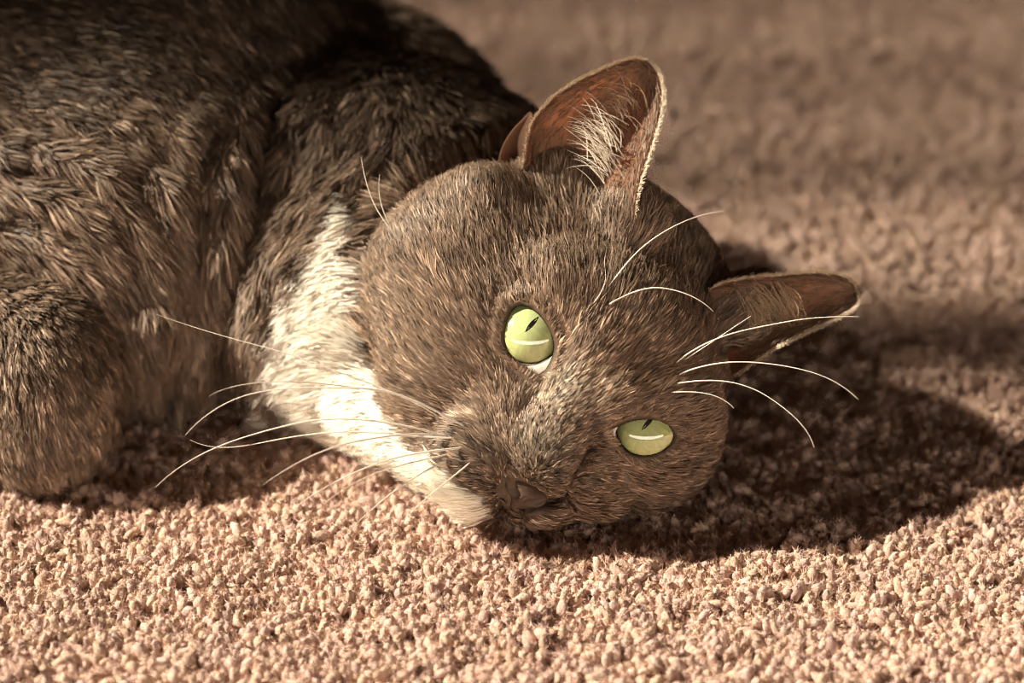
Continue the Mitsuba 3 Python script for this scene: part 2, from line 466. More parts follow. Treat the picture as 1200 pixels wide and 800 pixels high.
col = coat_color(v) * 0.7
lid_d = np.minimum(*[poly_d(XY(v), e[1]) + 200 * (v[:, 2] < e[0][2] - 20) for e in EYES])
rim = np.clip(1 - (lid_d - 1) / 3, 0, 1)[:, None]
col = col * (1 - rim) + np.array([0.035, 0.024, 0.018]) * rim
mouth = np.zeros(len(v))
for l, w_, _ in MUZZLE[1:2]:
    mouth = np.maximum(mouth, np.exp(-(l.query(XY(v))[0] / 4) ** 2) * (v[:, 2] > 40))
col = col * (1 - mouth[:, None]) + np.array([0.03, 0.02, 0.016]) * mouth[:, None]
put('cat', trimesh.Trimesh(W(v), body.faces, process=False), 'skin_mat', True, color=col,
    label='grey cat with white bib lying on its side on the beige carpet', category='cat')

# ------------------------------------------------------------------ eyes
def cap_mesh(center, axis, r, ang, rings=14, seg=48):
    axis = unit(axis)
    x = unit(np.cross([0, 1, 0], axis)); y_ = np.cross(axis, x)
    vs, uv = [center + axis * r], [(0, 0)]
    for i in range(1, rings + 1):
        a = ang * i / rings
        for j in range(seg):
            t = 2 * math.pi * j / seg
            vs.append(center + r * (axis * math.cos(a) + math.sin(a) * (x * math.cos(t) + y_ * math.sin(t))))
            uv.append((i / rings, t))
    fs = [(0, 1 + j, 1 + (j + 1) % seg) for j in range(seg)]
    for i in range(rings - 1):
        a, b = 1 + i * seg, 1 + (i + 1) * seg
        for j in range(seg):
            k = (j + 1) % seg
            fs += [(a + j, b + j, b + k), (a + j, b + k, a + k)]
    return np.array(vs), np.array(fs), np.array(uv)

for n_, (c, lid, ir, ze, BALL, DROP) in enumerate(EYES):
    sfx = '' if n_ == 0 else f'_{n_:03d}'
    key = 'cat__eye' + sfx
    toward = unit(np.array([-0.01, DROP / math.sqrt(BALL ** 2 - DROP ** 2), 1.0]))
    ball = trimesh.creation.icosphere(5, BALL)
    bv = ball.vertices + c
    scl = np.tile([0.88, 0.82, 0.74], (len(bv), 1))
    pink = np.clip(1 - (poly_d(XY(bv), lid) + 7) / -6, 0, 1)[:, None] * 0
    put(key, trimesh.Trimesh(W(bv), ball.faces, process=False), 'eye_mat', True, color=scl, label='pale green eye of the cat')
    rc = ir * 1.12                                   # the cornea's bulge
    ang = math.asin(ir / rc)
    base = math.sqrt(BALL ** 2 - ir ** 2)
    cc = c + toward * (base - rc * math.cos(ang) + 0.6)
    iv, if_, iuv = cap_mesh(cc, toward, rc, ang, 40, 160)
    rr, th = iuv[:, 0], iuv[:, 1]
    fib = meshkit.fbm(np.stack([np.cos(th) * 9, np.sin(th) * 9, rr * 1.6], -1), 3, 5)
    mot = meshkit.fbm(iv * 0.12, 3, 8)
    ic = np.array([0.46, 0.54, 0.23]) * (0.70 + 0.4 * fib + 0.3 * mot)[:, None]
    yel = np.clip((rr - 0.55) / 0.35, 0, 1)[:, None] * 0.5
    ic = ic * (1 - yel) + np.array([0.44, 0.43, 0.17]) * yel * (0.8 + 0.4 * fib)[:, None]
    cen = np.clip(1 - rr / 0.6, 0, 1)[:, None] * 0.5
    ic = ic * (1 - cen) + np.array([0.50, 0.57, 0.30]) * cen
    lim = np.clip((rr - 0.925) / 0.04, 0, 1)[:, None]
    ic = ic * (1 - lim) + np.array([0.012, 0.010, 0.008]) * lim
    put(key + '__iris', trimesh.Trimesh(W(iv), if_, process=False), 'eye_mat', True, color=ic, label='green iris')
    # slit pupil, a thin lens lying on the iris
    ax_u = unit(U0 - toward * (U0 @ toward)); ax_r = np.cross(ax_u, toward)
    L_, Wd = 12.5, 2.6
    pts = []
    for sgn in (1, -1):
        for t in np.linspace(-1, 1, 15)[::sgn]:
            pts.append((sgn * Wd * (1 - t * t), t * L_))
    pts = np.array(pts)
    off = np.array([1.0, 3.0]) if n_ == 0 else np.array([0.0, 3.0])
    pts = pts + off
    def onto(q, lift):
        return cc + q[:, :1] * ax_r + q[:, 1:] * ax_u + toward * (np.sqrt(rc ** 2 - (q ** 2).sum(1)) + lift)[:, None]
    pv = np.vstack([onto(pts, 0.35), onto(off[None], 0.45)])
    m_ = len(pts)
    pf = [(m_, i_, (i_ + 1) % m_) for i_ in range(m_)]
    put(key + '__pupil', trimesh.Trimesh(W(pv), pf, process=False), 'eye_mat', True, color=np.full((len(pv), 3), 0.006), label='black slit pupil')

# the pale third eyelid in the inner corner of each eye
for key, outline in (('cat__eye__third_eyelid', [(603, 419), (612, 424), (622, 426.5), (634, 424.5), (647, 417), (645, 426), (639, 433), (632, 438), (623, 439), (612, 432)]),
                     ('cat__eye_001__third_eyelid', [(711, 508), (718, 502), (724, 500), (721, 507), (722, 514), (726, 522), (720, 518), (714, 512)])):
    ol = np.array(outline, float)
    cpt = ol.mean(0)
    tv = [A(*cpt, surf_z(*cpt) + 2.0)]
    for k in (0.5, 1.0):
        for p_ in ol:
            x_, y_ = cpt + (p_ - cpt) * k
            tv.append(A(x_, y_, surf_z(x_, y_) + 2.0 - 4.0 * k * k))
    m_ = len(ol)
    tf = [(0, 1 + i_, 1 + (i_ + 1) % m_) for i_ in range(m_)]
    for i_ in range(m_):
        a_, b_, c_, d_ = 1 + i_, 1 + (i_ + 1) % m_, 1 + m_ + i_, 1 + m_ + (i_ + 1) % m_
        tf += [(a_, c_, d_), (a_, d_, b_)]
    put(key, trimesh.Trimesh(W(np.array(tv)), tf, process=False), 'skin_mat', True, color=np.tile([0.78, 0.70, 0.64], (len(tv), 1)), label='pale third eyelid')

# ------------------------------------------------------------------ nose leather
NC = A(616, 574, 114)
def nose_sdf(p):
    q = (p - NC) @ HB.T
    d = np.linalg.norm(q / np.array([27, 15, 18]), axis=1)
    d = (d - 1) * 15
    lower = np.linalg.norm((q - np.array([0, -14, -2])) / np.array([10, 16, 15]), axis=1)
    d = smin(d, (lower - 1) * 11, 8)
    for s_ in (-1, 1):
        a, b = np.array([s_ * 11, -3, 18]), np.array([s_ * 24, 6, 6])
        t = np.clip(((q - a) @ (b - a)) / ((b - a) @ (b - a)), 0, 1)
        r = np.linalg.norm(q - a - t[:, None] * (b - a), axis=1) - (7.5 - 4 * t)
        d = smax(d, -r, 3)
    slit = np.hypot(q[:, 0], (q[:, 2] - 20) * 0.6) - 2.2
    d = smax(d, -np.where(q[:, 1] < 2, slit, 9), 2)
    return d
nv, nf = surface_nets(nose_sdf, NC - 46, NC + 46, 1.6)
nq = (nv - NC) @ HB.T
nc = np.tile([0.085, 0.052, 0.038], (len(nv), 1)) * (0.8 + 0.4 * meshkit.fbm(nv * 0.3, 2, 3))[:, None]
nm = trimesh.Trimesh(W(nv), nf, process=False)
if nm.volume < 0:
    nm.invert()
put('cat__nose', nm, 'nose_mat', True, color=nc, label='dark brown nose')

# ------------------------------------------------------------------ ears: curved sheets of skin with thickness
def ear_sheet(left, right, dip, lean, nu=36, nv_=44):
    L = spline([A(*p) for p in left], nv_)
    R = spline([A(*p) for p in right], nv_)
    u = np.linspace(0, 1, nu)
    t = np.linspace(0, 1, nv_)
    P = L[:, None] * (1 - u)[None, :, None] + R[:, None] * u[None, :, None]
    bow = np.sin(np.pi * u) ** 0.75
    P = P + (bow[None, :] * (dip * (1 - t) ** 0.55)[:, None])[..., None] * np.array(lean)
    return P
def ear_solid(P, thick):
    n0, n1 = P.shape[:2]
    du = np.gradient(P, axis=1); dv = np.gradient(P, axis=0)
    N = unit(np.cross(du, dv))
    if N[..., 2].mean() < 0:
        N = -N
    uu = np.linspace(0, 1, n1)
    th = thick * (0.45 + 0.55 * np.sqrt(np.clip(4 * uu * (1 - uu), 0, 1)))[None, :, None] * np.ones((n0, 1, 1))
    th[-1] *= 0.6
    F_, B_ = P + N * th / 2, P - N * th / 2
    v_ = np.vstack([F_.reshape(-1, 3), B_.reshape(-1, 3)])
    idx = np.arange(n0 * n1).reshape(n0, n1)
    q = np.stack([idx[:-1, :-1], idx[:-1, 1:], idx[1:, 1:], idx[1:, :-1]], -1).reshape(-1, 4)
    m = n0 * n1
    fs = [q, q[:, ::-1] + m]
    edge = np.concatenate([idx[:-1, 0][::-1], idx[0, :-1] * 0 + idx[0, :-1], idx[:-1, -1], idx[-1, ::-1]])
    loop = np.concatenate([idx[0, :], idx[1:, -1], idx[-1, :-1][::-1], idx[1:-1, 0][::-1]])
    nx = np.roll(loop, -1)
    fs.append(np.stack([loop, loop + m, nx + m, nx], -1))
    q = np.vstack(fs)
    return v_, np.vstack([q[:, [0, 1, 2]], q[:, [0, 2, 3]]]), N
EAR1 = ear_sheet([(607, 205, 20), (618, 170, 62), (624, 146, 76), (648, 116, 80), (688, 90, 74), (720, 76, 66), (745, 69, 58), (760, 74, 52)],
                 [(742, 262, 96), (745, 235, 98), (751, 208, 92), (760, 180, 84), (771, 142, 70), (775, 108, 58), (771, 88, 53), (760, 74, 52)], 78, (-0.18, 0.05, -1))
EAR2 = ear_sheet([(830, 342, 30), (850, 332, 36), (880, 326, 36), (920, 322, 30), (960, 320, 22), (985, 323, 14), (1000, 333, 8), (1004, 344, 6)],
                 [(858, 440, 30), (880, 425, 34), (905, 408, 34), (932, 393, 28), (962, 379, 20), (988, 366, 12), (1003, 354, 7), (1004, 344, 6)], 46, (0.1, 0.25, -1))

POCKET = ear_sheet([(584, 200, 4), (588, 176, 12), (600, 154, 24), (612, 141, 36), (622, 131, 46)], [(630, 205, 30), (626, 185, 42), (625, 166, 54), (625, 148, 56), (622, 131, 46)], 26, (0.0, 0.1, -1), 20, 22)
pv_, pf_, _ = ear_solid(POCKET, 5.0)

# ------------------------------------------------------------------ fur
GUIDES = np.array([
    (620, 530, .3, -.95), (605, 505, 0, -1), (640, 500, .6, -.8), (650, 458, .85, -.5), (670, 430, .75, -.65), (700, 470, .8, -.6), (560, 555, -.95, -.25), (520, 520, -1, -.15), (540, 590, -1, -.1),
    (500, 565, -.9, .3), (590, 540, -.6, -.75), (540, 480, -.8, -.6), (570, 420, -.6, -.8), (500, 400, -.5, -.85), (460, 300, -.35, -.93), (520, 230, -.3, -.95), (560, 250, -.15, -1), (590, 320, -.3, -.95),
    (440, 400, -.75, -.5), (470, 490, -.9, .1), (680, 400, .35, -.93), (650, 330, -.15, -1), (620, 260, -.1, -1), (700, 320, .1, -1), (750, 330, .5, -.86), (720, 260, .2, -1), (800, 380, .55, -.83), (780, 290, .45, -.9),
    (740, 470, .85, -.5), (800, 450, .85, -.5), (830, 480, .95, -.1), (740, 560, .95, .15), (700, 590, .95, .2), (800, 550, .9, .35), (660, 560, .6, -.3), (620, 605, .9, .3), (680, 545, .8, .2), (860, 370, .8, -.5),
    (400, 350, -.8, .5), (370, 440, -.9, .4), (430, 260, -.6, .6), (420, 500, -.9, .3), (380, 200, -.15, 1), (330, 300, -.1, 1), (280, 250, .15, 1), (220, 350, .2, 1), (180, 250, .6, .8), (100, 220, .85, .55),
    (40, 180, .9, .4), (60, 280, .8, .6), (300, 120, .1, 1), (200, 100, .5, .8), (100, 80, .7, .7), (480, 120, .05, 1), (560, 130, .2, 1), (420, 60, -.1, 1), (500, 50, .3, 1), (150, 420, .2, 1), (280, 450, 0, 1),
    (60, 400, .3, .9), (100, 480, .5, .85), (20, 480, .1, 1), (60, 560, .3, .95), (-200, 200, .5, .8), (-500, 200, .3, .9), (-800, 300, -.6, .8)], float)
GUIDES[:, 2:] /= np.linalg.norm(GUIDES[:, 2:], axis=1, keepdims=True)
GT = cKDTree(GUIDES[:, :2])
def flow(q):
    d, i = GT.query(q, k=5)
    w = 1 / (d + 6) ** 2
    o = (GUIDES[i, 2:] * w[..., None]).sum(1)
    return unit(np.c_[o[:, 0], -o[:, 1], np.zeros(len(o))])

def ribbons(P, width, nrm, color):
    """P (n, k, 3): hair points in units; width (n,), nrm (n, 3) surface normals, color (n, 3)."""
    n, k = P.shape[:2]
    tang = unit(np.gradient(P, axis=1))
    side = np.cross(tang, nrm[:, None])
    side = unit(side)
    tw = rng.normal(0, 0.55, n)[:, None, None]
    side = side * np.cos(tw) + np.cross(tang, side) * np.sin(tw)
    prof = np.array([0.8, 1.0, 0.85, 0.5, 0.3])[:k - 1] if k > 3 else np.array([0.9, 0.8])
    Lp = P[:, :-1] - side[:, :-1] * (width[:, None] * prof)[..., None] / 2
    Rp = P[:, :-1] + side[:, :-1] * (width[:, None] * prof)[..., None] / 2
    V = np.concatenate([np.stack([Lp, Rp], 2).reshape(n, -1, 3), P[:, -1:]], 1)
    m = V.shape[1]
    base = []
    for j in range(k - 2):
        a = 2 * j
        base += [(a, a + 1, a + 3), (a, a + 3, a + 2)]
    base.append((m - 3, m - 2, m - 1))
    F = (np.arange(n)[:, None, None] * m + np.array(base)[None]).reshape(-1, 3)
    # soft coat shading: the hair's own normal leans to the skin's
    own = np.cross(side, tang)
    own = own * np.sign((own * nrm[:, None]).sum(-1, keepdims=True) + 1e-9)
    nn = unit(0.7 * own + 0.6 * nrm[:, None])
    N = np.concatenate([np.repeat(nn[:, :-1], 2, 1), nn[:, -1:]], 1)
    lum = np.concatenate([np.repeat(np.linspace(0.92, 1.06, k)[:-1], 2), [1.08]])
    C = color[:, None] * lum[None, :, None]
    return V.reshape(-1, 3), F, N.reshape(-1, 3), C.reshape(-1, 3)

def put_hair(key, sets, label=None, kind='stuff', bsdf='fur_mat'):
    o, V, F, N, C = 0, [], [], [], []
    for a, b, c, d in sets:
        V.append(a); F.append(b + o); N.append(c); C.append(d); o += len(a)
    V, F, N, C = np.vstack(V), np.vstack(F), np.vstack(N), np.vstack(C)
    path = meshkit.write_ply((W(V), F), False, None, C, normals=unit(WD(N)))
    scene[key] = {'type': 'ply', 'filename': path, 'face_normals': False, 'bsdf': {'type': 'ref', 'id': bsdf}}
    labels[key] = {k_: v_ for k_, v_ in (('label', label), ('kind', kind)) if v_}
    return len(F)

def grow(root, nrm, dirs, length, lift, width, color, clump=0.4, clump_n=14, curl=0.12, k=4, tone=0.0):
    n = len(root)
    tn = dirs - (dirs * nrm).sum(1, keepdims=True) * nrm
    tn = unit(tn + rng.normal(0, 1, (n, 3)) * curl)
    tn = unit(tn - (tn * nrm).sum(1, keepdims=True) * nrm)
    t = np.linspace(0, 1, k)
    sl, cl = np.sin(lift)[:, None], np.cos(lift)[:, None]
    bend = rng.normal(0, 0.10, n)[:, None] * np.cross(tn, nrm)
    P = root[:, None] + length[:, None, None] * (t[None, :, None] * (tn * cl)[:, None] + (t - 0.42 * t * t)[None, :, None] * (nrm * sl)[:, None] * 1.25 + (t * t)[None, :, None] * bend[:, None])
    if clump > 0 and n > 60:
        cidx = rng.choice(n, max(4, n // clump_n), replace=False)
        _, near = cKDTree(root[cidx]).query(root)
        tgt = P[cidx][near]
        wgt = clump * t[None, :, None] ** 1.3 * np.exp(-(np.linalg.norm(root - root[cidx][near], axis=1) / 14) ** 2)[:, None, None]
        P = P * (1 - wgt) + tgt * wgt
        color = color * np.clip(1 + tone * rng.normal(0, 1, len(cidx)), 0.45, 1.9)[near][:, None]
    P = P - nrm[:, None] * 1.5
    return ribbons(P, width, nrm, color)

# roots over the whole body
tri = body.triangles
area = body.area_faces
cen = body.triangles_center
fn = body.face_normals
view = unit(np.array([0, 0, DIST / S]) - cen)
facing = (fn * view).sum(1)
cq = XY(cen)
inframe = (cq[:, 0] > -60) & (cq[:, 0] < 1260) & (cq[:, 1] > -60) & (cq[:, 1] < 860)
gh = groups(cen)
ishead = gh['head'] < np.minimum(gh['body'], gh['foreleg']) + 2
isleg = (gh['foreleg'] < gh['body'] - 1) & ~ishead
dens = np.where(ishead, 0.85, np.where(isleg, 0.6, 0.34))
facial = np.clip(blob(cq, 620, 520, 150, 110) + blob(cq, 690, 440, 130, 120), 0, 1) * ishead
dens = dens * (1 + 0.7 * facial)
dens *= np.where(inframe, np.where(facing > -0.25, 1.0, 0.30), 0.16)
dens *= height(cen) > 3
wgt = area * dens
TOTAL = 280000
pick = rng.choice(len(area), TOTAL, p=wgt / wgt.sum())
r1, r2 = np.sqrt(rng.random(TOTAL))[:, None], rng.random(TOTAL)[:, None]
t0, t1, t2 = tri[pick, 0], tri[pick, 1], tri[pick, 2]
root = t0 * (1 - r1) + t1 * r1 * (1 - r2) + t2 * r1 * r2
vn = np.array(body.vertex_normals)
fv = body.faces[pick]
nr = unit(vn[fv[:, 0]] * (1 - r1) + vn[fv[:, 1]] * r1 * (1 - r2) + vn[fv[:, 2]] * r1 * r2)
q = XY(root)
hd, lg = ishead[pick], isleg[pick]
inf, fac = inframe[pick], facing[pick]
lidd = np.minimum(*[poly_d(q, e[1]) + 200 * (root[:, 2] < e[0][2] - 20) for e in EYES])
nosed = np.linalg.norm(((root - NC) @ HB.T - np.array([0, -6, 0])) / np.array([30, 21, 26]), axis=1)
keep = (lidd > 2.0) & (nosed > 1.0)
wa = white_amount(root)
# lengths by region
muz = np.clip(blob(q, 610, 555, 90, 60) + blob(q, 640, 480, 60, 70), 0, 1) * hd
fore = np.clip(blob(q, 700, 300, 110, 80), 0, 1) * hd
length = np.where(hd, 29.0, np.where(lg, 34.0, 50.0))
length = length * (1 - 0.55 * muz) + 16 * fore
length = np.where(wa > .5, np.where(hd & (q[:, 0] > 480), 38, 50), length)
length = np.where(lidd < 24, np.minimum(length, 10 + lidd * 0.6), length)
length *= np.where(inf, 1, 1.5) * (0.7 + 0.5 * rng.random(TOTAL))
lift = np.radians(np.where(hd, 27, np.where(lg, 34, 26)) + rng.normal(0, 7, TOTAL))
lift = np.where(lidd < 20, np.radians(17), lift)
width = np.where(hd, 1.5, np.where(lg, 1.9, 2.3)) * np.where(inf, np.where(fac > -0.25, 1, 1.2), 2.2) * (0.7 + 0.6 * rng.random(TOTAL))
dirs = flow(q)
# round the eyes the coat points away from the lids
for e in EYES:
    away = np.c_[q - (XY(e[0])), np.zeros(TOTAL)] * np.array([1, -1, 1])
    w_ = np.clip(1 - lidd / 14, 0, 1)[:, None] * (np.linalg.norm(root - e[0], axis=1) < 100)[:, None]
    dirs = unit(dirs * (1 - 0.6 * w_) + unit(away) * 0.6 * w_)
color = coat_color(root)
tick = rng.random(TOTAL)
fine = meshkit.fbm(root * 0.09, 2, 9)
mul = (0.62 + 0.55 * fine) * (0.75 + 0.5 * tick)
mul = np.where((tick > 0.86), mul * 1.9, mul)
bright = (tick > 0.86)[:, None] * 0.35
color = color * (1 - bright) + np.array([0.22, 0.175, 0.135]) * bright
color = np.where((wa > .5)[:, None], CREAM * (0.92 + 0.12 * tick)[:, None], color * mul[:, None])
tris = 0
for key, m, cl, cn, lab in (('cat__head_fur', hd & (wa <= .5), 0.42, 15, 'short grey fur of the head'), ('cat__coat', ~hd & ~lg & (wa <= .5), 0.6, 26, 'grey brown coat of neck and body, shade painted over the back'),
                            ('cat__foreleg_fur', lg & (wa <= .5), 0.55, 16, 'grey fur of the folded foreleg'), ('cat__bib', wa > .5, 0.25, 20, 'white fur of throat and chin')):
    m = m & keep
    tris += put_hair(key, [grow(root[m], nr[m], dirs[m], length[m], lift[m], width[m], color[m], cl, cn, tone=0.0 if key == 'cat__bib' else 0.24)], lab)

# ears, with fur behind, along the rim and inside
for n_, (P, tall) in enumerate(((EAR1, 1.0), (EAR2, .6))):
    key = 'cat__ear' + ('' if n_ == 0 else f'_{n_:03d}')
    ev, ef, N = ear_solid(P, 6.0)
    n0, n1 = P.shape[:2]
    uu = np.tile(np.linspace(0, 1, n1), (n0, 1)); tt = np.tile(np.linspace(0, 1, n0)[:, None], (1, n1))
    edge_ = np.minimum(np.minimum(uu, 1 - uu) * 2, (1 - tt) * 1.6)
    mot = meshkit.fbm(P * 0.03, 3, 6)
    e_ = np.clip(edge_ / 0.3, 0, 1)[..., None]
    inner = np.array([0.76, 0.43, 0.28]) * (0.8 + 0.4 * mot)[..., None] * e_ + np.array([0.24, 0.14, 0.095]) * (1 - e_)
    outer = np.tile([0.62, 0.36, 0.24], (n0, n1, 1))
    em = trimesh.Trimesh(W(ev), ef, process=False)
    if em.volume < 0:
        em.invert()
    put(key, em, 'ear_mat', True, color=np.vstack([inner.reshape(-1, 3), outer.reshape(-1, 3)]),
        label='upright ear with pinkish inside and pale hairs' if n_ == 0 else 'low ear near the carpet with tan hairs inside')
    if n_ == 0:
        put(key + '__pocket', trimesh.Trimesh(W(pv_), pf_, process=False), 'ear_mat', True, color=np.tile([0.30, 0.18, 0.125], (len(pv_), 1)), label='small folded pocket at the ear base')
    # fur on the outside
    def at(u, t):
        x, y_ = u * (n1 - 1), t * (n0 - 1)
        i_, j_ = np.clip(x.astype(int), 0, n1 - 2), np.clip(y_.astype(int), 0, n0 - 2)
        a, b = (x - i_)[:, None], (y_ - j_)[:, None]
        g_ = lambda X: X[j_, i_] * (1 - a) * (1 - b) + X[j_, i_ + 1] * a * (1 - b) + X[j_ + 1, i_] * (1 - a) * b + X[j_ + 1, i_ + 1] * a * b
        return g_(P), unit(g_(N))
    m = 1400
    u, t = rng.random(m), 1 - np.sqrt(rng.random(m))
    rp, rn = at(u, t)
    up_, _ = at(u, np.minimum(t + 0.05, 1)); dn_, _ = at(u, np.maximum(t - 0.05, 0))
    dv = unit(up_ - dn_)
    c_ = np.tile(GREY * 0.9, (m, 1)) * (0.7 + 0.6 * rng.random(m))[:, None]
    outer_set = grow(rp - rn * 2.5, -rn, dv, 8 + 4 * rng.random(m), np.radians(np.full(m, 16.)), 1.0 + rng.random(m) * .4, c_, 0.2, 14)
    put_hair(key + '__outer_fur', [outer_set], 'short grey fur on the back of the ear')
    # rim fuzz
    m = 4200
    t = np.linspace(0.02, 1, m) if True else 0
    t = rng.random(m) ** 0.8
    left = rng.random(m) < 0.5
    u = np.where(left, np.abs(rng.normal(0, .012, m)), 1 - np.abs(rng.normal(0, .012, m)))
    u = np.clip(np.where(t > .97, rng.random(m), u), 0, 1)
    rp, rn = at(u, t)
    ce, _ = at(np.full(m, .5), np.minimum(t, .85))
    outw = unit(rp - ce)
    up_, _ = at(u, np.minimum(t + 0.05, 1)); dn_, _ = at(u, np.maximum(t - 0.05, 0))
    dd = unit(outw + 0.7 * unit(up_ - dn_) + rng.normal(0, .35, (m, 3)) + rn * 0.15)
    c_ = np.tile([0.66, 0.56, 0.43], (m, 1)) * (0.7 + 0.6 * rng.random(m))[:, None]
    rim_set = grow(rp, unit(rn + 0.4 * outw), dd, 4 + 5 * rng.random(m), np.radians(rng.normal(20, 15, m)), 0.75 + 0.4 * rng.random(m), c_, 0)
    put_hair(key + '__rim_fur', [rim_set], 'pale fuzz along the ear rim')
    # fine dark fuzz inside along the borders
    m = 2600
    u = np.where(rng.random(m) < .5, rng.beta(1.1, 6, m), 1 - rng.beta(1.1, 5, m)); t = rng.random(m) * .97
    rp, rn = at(u, t)
    up_, _ = at(u, np.minimum(t + 0.05, 1)); dn_, _ = at(u, np.maximum(t - 0.05, 0))
    c_ = np.tile([0.20, 0.125, 0.085], (m, 1)) * (0.6 + 0.8 * rng.random(m))[:, None]
    ins = [grow(rp + rn * 2.5, rn, unit(up_ - dn_), 9 + 8 * rng.random(m), np.radians(rng.normal(18, 6, m)), 0.9 + 0.4 * rng.random(m), c_, 0.2)]
    # long pale hairs inside
    def long_hairs(starts, ends, arch, cc_, w0):
        s_, e_ = np.array([A(*p) for p in starts]), np.array([A(*p) for p in ends])
        mm = len(s_)
        kk = 6
        tl = np.linspace(0, 1, kk)
        P_ = s_[:, None] * (1 - tl)[None, :, None] + e_[:, None] * tl[None, :, None] + (np.sin(np.pi * tl) ** 1)[None, :, None] * arch[:, None]
        w_ = np.full(mm, w0) * (0.7 + 0.6 * rng.random(mm))
        nr_ = unit(np.tile([[-.3, .3, 1.0]], (mm, 1)))
        cl_ = np.tile(cc_, (mm, 1)) * (0.8 + 0.3 * rng.random(mm))[:, None]
        return ribbons(P_, w_, nr_, cl_)
    if n_ == 0:
        m = 100
        sx, sy = 716 + rng.normal(0, 9, m), 186 + rng.normal(0, 17, m)
        ln = 26 + 34 * rng.random(m)
        ang = np.radians(rng.normal(218, 13, m))
        st = np.c_[sx, sy, 60 + rng.normal(0, 8, m)]
        en = np.c_[sx + np.cos(ang) * ln, sy + np.sin(ang) * ln, 84 + rng.normal(0, 8, m)]
        ar = np.c_[rng.normal(3, 2, m), rng.normal(5, 2, m), rng.normal(4, 3, m)]
        ins.append(long_hairs(st, en, ar, [0.90, 0.80, 0.66], 1.2))
        m = 40
        sx, sy = 738 + rng.normal(0, 8, m), 132 + rng.normal(0, 14, m)
        ln = 22 + 22 * rng.random(m); ang = np.radians(rng.normal(212, 14, m))
        ins.append(long_hairs(np.c_[sx, sy, np.full(m, 52)], np.c_[sx + np.cos(ang) * ln, sy + np.sin(ang) * ln, np.full(m, 66)], np.c_[rng.normal(3, 2, m), rng.normal(5, 2, m), rng.normal(2, 2, m)], [0.62, 0.44, 0.30], 0.9))
    else:
        m = 130
        sx = 862 + 62 * rng.random(m); sy = 342 + 6 * rng.normal(0, 1, m) - (sx - 862) * .08
        ln = 28 + 26 * rng.random(m); ang = np.radians(rng.normal(58, 9, m))
        ins.append(long_hairs(np.c_[sx, sy, np.full(m, 18)], np.c_[sx + np.cos(ang) * ln, np.minimum(sy + np.sin(ang) * ln, 392 - (sx - 900) * .3), np.full(m, 36)], np.c_[rng.normal(2, 2, m), rng.normal(-2, 2, m), rng.normal(3, 2, m)], [0.62, 0.45, 0.30], 1.2))
    put_hair(key + '__inner_hair', ins, 'long pale hairs inside the ear')

# ------------------------------------------------------------------ whiskers, from root to tip; dz: how far the tip leans to the viewer
WHISK = [
    ([(522, 493), (492, 475), (446, 454), (400, 437), (342, 416), (285, 400), (227, 383), (183, 368)], 30, 1.9), ([(553, 503), (500, 476), (452, 458), (400, 454), (342, 455), (285, 464), (240, 488), (217, 510)], 70, 2.5),
    ([(520, 487), (450, 459), (400, 452), (342, 447), (273, 453), (245, 464)], 110, 2.0), ([(521, 511), (480, 500), (429, 492), (371, 492), (314, 504), (256, 523), (204, 552), (182, 571)], 50, 2.5),
    ([(540, 513), (492, 511), (429, 506), (371, 508), (314, 517), (256, 524), (222, 515)], 10, 2.2), ([(530, 512), (480, 509), (440, 513), (388, 525), (342, 546), (308, 568)], 110, 2.6),
    ([(547, 524), (503, 529), (457, 538), (417, 553), (371, 577), (337, 603)], 80, 2.6), ([(530, 531), (490, 540), (450, 551), (415, 566), (380, 590)], 100, 1.8),
    ([(529, 539), (486, 559), (446, 588), (417, 614)], 80, 2.2), ([(554, 539), (526, 562), (498, 585), (469, 614)], 60, 1.7),
    ([(476, 289), (457, 267), (444, 249), (431, 219), (423, 184)], 10, 1.6), ([(464, 275), (455, 260), (448, 243), (444, 219), (445, 204)], 10, 1.2), ([(469, 390), (448, 382), (428, 374)], 20, 1.1),
    ([(702, 351), (723, 323), (746, 296), (771, 276), (796, 262), (816, 254), (849, 247)], -30, 1.8), ([(704, 364), (723, 351), (746, 341), (766, 337), (786, 339), (806, 345), (836, 365)], 20, 1.8), ([(688, 363), (700, 349), (708, 334), (709, 316)], 15, 1.3),
    ([(783, 434), (820, 406), (860, 390), (900, 381), (940, 374), (980, 371), (1007, 371)], 25, 1.7), ([(790, 429), (832, 402), (856, 386), (880, 370)], 15, 1.1), ([(786, 443), (820, 430), (860, 424), (900, 426), (940, 433), (972, 444), (992, 456), (1006, 468)], 30, 1.7),
    ([(782, 451), (820, 446), (852, 447), (888, 458), (916, 476), (940, 498), (954, 524)], 30, 1.5), ([(778, 460), (808, 459), (832, 462), (860, 478)], 15, 1.2)]
for i, (pts, dz, w0) in enumerate(WHISK):
    z0 = surf_z(*pts[0])
    P = np.array([A(x, y_, z0 - 2 + 10 * min(1, s_ * 6) + dz * s_ ** 1.2) for s_, (x, y_) in zip(np.linspace(0, 1, len(pts)), pts)])
    P = spline(P, 36)
    r = w0 / 2 * np.linspace(1, 0, 36) ** 0.6 * 0.9 + 0.18
    tg = unit(np.gradient(P, axis=0))
    s1 = unit(np.cross(tg, [0, 0, 1.0])); s2 = np.cross(s1, tg)
    a = np.arange(6) * math.pi / 3
    V = P[:, None] + r[:, None, None] * (np.cos(a)[None, :, None] * s1[:, None] + np.sin(a)[None, :, None] * s2[:, None])
    idx = np.arange(36 * 6).reshape(36, 6)
    nx = np.roll(idx, -1, 1)
    qd = np.stack([idx[:-1], nx[:-1], nx[1:], idx[1:]], -1).reshape(-1, 4)
    put('cat__whisker' + (f'_{i:03d}' if i else ''), trimesh.Trimesh(W(V.reshape(-1, 3)), np.vstack([qd[:, :3], qd[:, [0, 2, 3]]]), process=False), 'whisker_mat', True)

